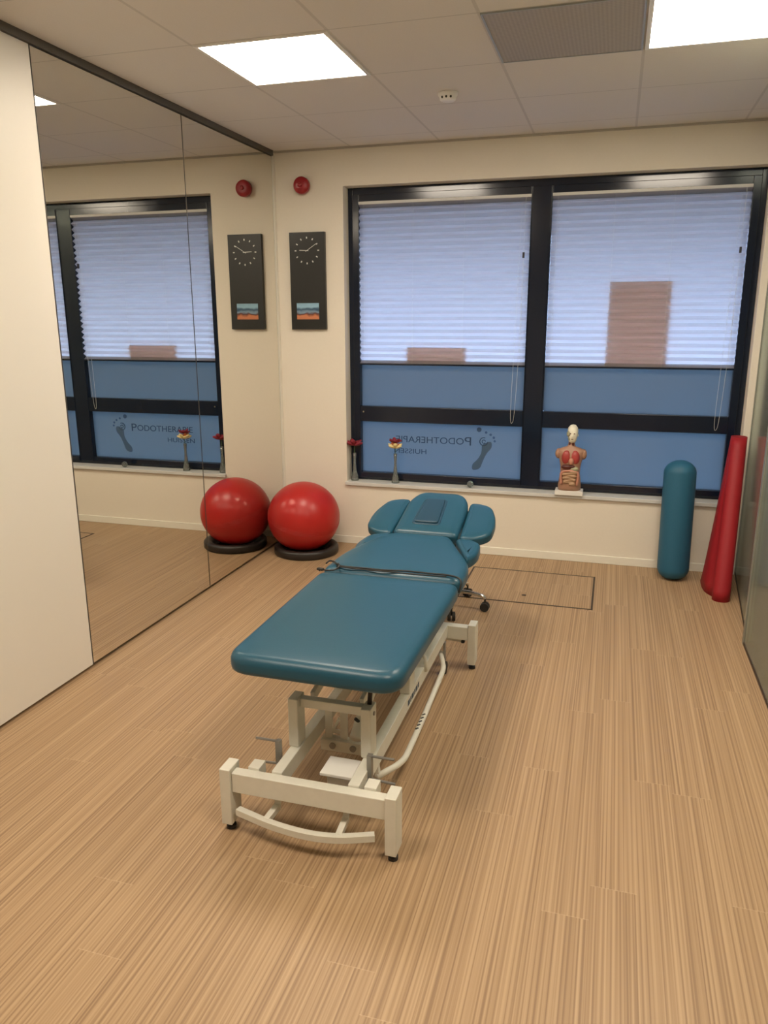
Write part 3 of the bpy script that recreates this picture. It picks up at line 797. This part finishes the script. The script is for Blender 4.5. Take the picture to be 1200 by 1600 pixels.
# castor lifting pedals: bent steel rods
for s, x in ((-1, 1.330), (1, 1.650)):
    bm = bmesh.new()
    p = [(x+s*.082, -3.125, .268), (x, -3.125, .268), (x, -3.125, .185), (x+s*.085, -3.125, .180)]
    tube(bm, fillet(p, .008, 3), .0045, 8)
    B(bm, x-.008, x+.008, -3.135, -3.115, .172, .272)
    obj('castor_pedal', bm, M['greysteel'], t, label='grey steel lever')
    bm = bmesh.new(); tube(bm, [(x, -3.13, .185), (x-s*.005, -3.20, .17)], .008, 8); obj('pedal_axle', bm, M['greysteel'], t)
# curved foot bar in front
bm = bmesh.new(); pts = catmull([(1.240, -3.262, .078), (1.377, -3.298, .078), (1.502, -3.312, .078), (1.603, -3.300, .078), (1.706, -3.262, .078)], 6)
for a, b in zip(pts, pts[1:]): bar(bm, a, b+(b-a)*.04, .022, .022)
fb = obj('foot_bar', bm, ST, t)
for xa_, xb_, ya_ in ((1.352, 1.362, -3.298), (1.600, 1.598, -3.305)):
    bm = bmesh.new(); bar(bm, (xa_, ya_+.01, .080), (xb_, -3.215, .090), .020, .020); bar(bm, (xb_, -3.22, .085), (xb_, -3.20, .160), .018, .014, (0, 1, 0))
    obj('foot_bar_arm', bm, ST, fb)
for x, y in ((1.345, -3.09), (1.645, -3.09)):
    bm = bmesh.new(); lathe(bm, (x-.010, y, .050), [(.010, 0), (.024, .001), (.024, .019), (.010, .020)], 20, 'x')
    w__ = obj('castor_wheel', bm, M['rubber'], t)
    bm = bmesh.new(); bar(bm, (x, y, .078), (x, y, .16), .010, .026, (0, 1, 0)); bar(bm, (x+.014, y, .045), (x+.014, y, .08), .004, .020, (0, 1, 0)); bar(bm, (x+.016, y, .08), (x-.005, y, .08), .004, .020)
    obj('castor_fork', bm, M['greysteel'], t)
for x, y in ((1.345, -1.94), (1.645, -1.94)):
    bm = bmesh.new(); lathe(bm, (x-.012, y, .03), [(.012, 0), (.030, .001), (.030, .023), (.012, .024)], 20, 'x')
    obj('castor_wheel', bm, M['rubber'], t)
    bm = bmesh.new(); bar(bm, (x, y, .03), (x, y, .16), .008, .03, (0, 1, 0)); obj('castor_fork', bm, M['greysteel'], t)
# side control bar
bm = bmesh.new(); p = [(1.625, -1.930, .10), (1.676, -2.095, .10), (1.690, -2.55, .10), (1.695, -2.870, .10), (1.630, -2.985, .10)]
tube(bm, fillet(p, .05, 5), .0115, 12); sb = obj('side_bar', bm, ST, t, smooth=True)
bm = bmesh.new()
for k in range(5):
    y = -2.66+.028*k; bm2_ = [(1.6905+.010*math.cos(a), y, .10+.0125*math.sin(a)) for a in (1.3, 2.0)]
    bar(bm, (1.690-.004, y, .1117), (1.690+.004, y+.012, .1117), .006, .002)
obj('bar_marking', bm, M['rubber'], sb, label='dark marking on the bar')  # short dark marks along the top of the bar
bm = bmesh.new(); bar(bm, (1.612, -1.95, .10), (1.612, -1.95, .165), .012, .02, (0, 1, 0)); obj('bar_hanger', bm, ST, t); bm = bmesh.new(); bar(bm, (1.632, -2.975, .10), (1.626, -2.975, .165), .012, .02, (0, 1, 0)); obj('bar_hanger', bm, ST, t)
bm = bmesh.new(); tube(bm, fillet([(1.610, -2.30, .26), (1.645, -2.34, .262), (1.650, -2.345, .20)], .01, 3), .008, 8); obj('lock_lever', bm, ST, t, smooth=True)
bm = bmesh.new(); bar(bm, (1.60, -1.79, .115), (1.70, -1.80, .115), .012, .012); obj('brake_rod', bm, ST, t)
bm = bmesh.new(); sphere(bm, (1.706, -1.80, .112), .011, 10); obj('brake_knob', bm, M['rubber'], t)

# black cord lying across the joint
bm = bmesh.new(); z = TZ+.006
pts = [(CX+.300, -2.330, z-.05), (CX+.306, -2.318, z-.012), (CX+.290, -2.296, z), (CX+.240, -2.272, z), (1.64, -2.272, z), (1.55, -2.268, z), (1.45, -2.285, z+.001), (1.36, -2.280, z), (1.27, -2.282, z), (1.235, -2.262, z), (1.212, -2.235, z), (1.186, -2.226, z), (1.184, -2.262, z)]
tube(bm, catmull(pts, 6), .0038, 8)
cd = thing('elastic_cord', (1.45, -2.28, TZ), 'thin black cord lying across the joint between the two long blue cushions', 'cord')
obj('cord', bm, M['rubber'], cd, smooth=True)
bm = bmesh.new(); tube(bm, catmull([(1.240, -2.262, z+.004), (1.256, -2.300, z+.002), (1.246, -2.338, z), (1.216, -2.350, z), (1.190, -2.340, z), (1.186, -2.352, z-.004)], 6), .0038, 8)
tube(bm, catmull([(1.24, -2.288, z), (1.35, -2.300, z), (1.48, -2.292, z-.002), (1.60, -2.300, z), (1.72, -2.292, z)], 5), .003, 8)
obj('cord_loop', bm, M['rubber'], cd, smooth=True)
bm = bmesh.new(); bar(bm, (1.176, -2.345, z+.002), (1.204, -2.352, z+.002), .016, .010); obj('cord_hook', bm, M['blackm'], cd, bevel=.002)

# ------------------------------------------------------------------ rolling stool tucked under the head end
sc = Vector((1.489, -1.085, 0))
t = thing('rolling_stool', sc, 'stool with chrome star base and dark castors half hidden under the head of the table', 'stool')
bm = bmesh.new(); disc(bm, sc+Vector((0, 0, .385)), .140, .05, 'z', 36); obj('seat', bm, M['vinyl2'], t, bevel=.015)
bm = bmesh.new(); lathe(bm, sc, [(.030, .085), (.030, .12), (.022, .13), (.022, .26), (.014, .262), (.014, .385)], 20); obj('gas_column', bm, M['chrome'], t, smooth=True)
for k in range(5):
    a = math.radians(-2.4+72*k); d = Vector((math.cos(a), math.sin(a), 0))
    e = sc+d*.213
    bm = bmesh.new(); tube(bm, catmull([sc+d*.02+Vector((0, 0, .100)), sc+d*.12+Vector((0, 0, .102)), e+d*-.02+Vector((0, 0, .090)), e+Vector((0, 0, .072))], 5), .011, 10)
    ar = obj('base_arm', bm, M['chrome'], t, smooth=True)
    bm = bmesh.new(); p = Vector((-d.y, d.x, 0))
    for s in (-1, 1):
        g = bmesh.ops.create_cone(bm, cap_ends=True, segments=20, radius1=.026, radius2=.026, depth=.016)
        q = p.to_track_quat('Z', 'Y').to_matrix()
        for v in g['verts']: v.co = e+p*s*.013+Vector((0, 0, .026))+q @ v.co
    tube(bm, [e+Vector((0, 0, .03)), e+Vector((0, 0, .075))], .006, 8)
    obj('castor', bm, M['rubber'], t, bevel=.003)
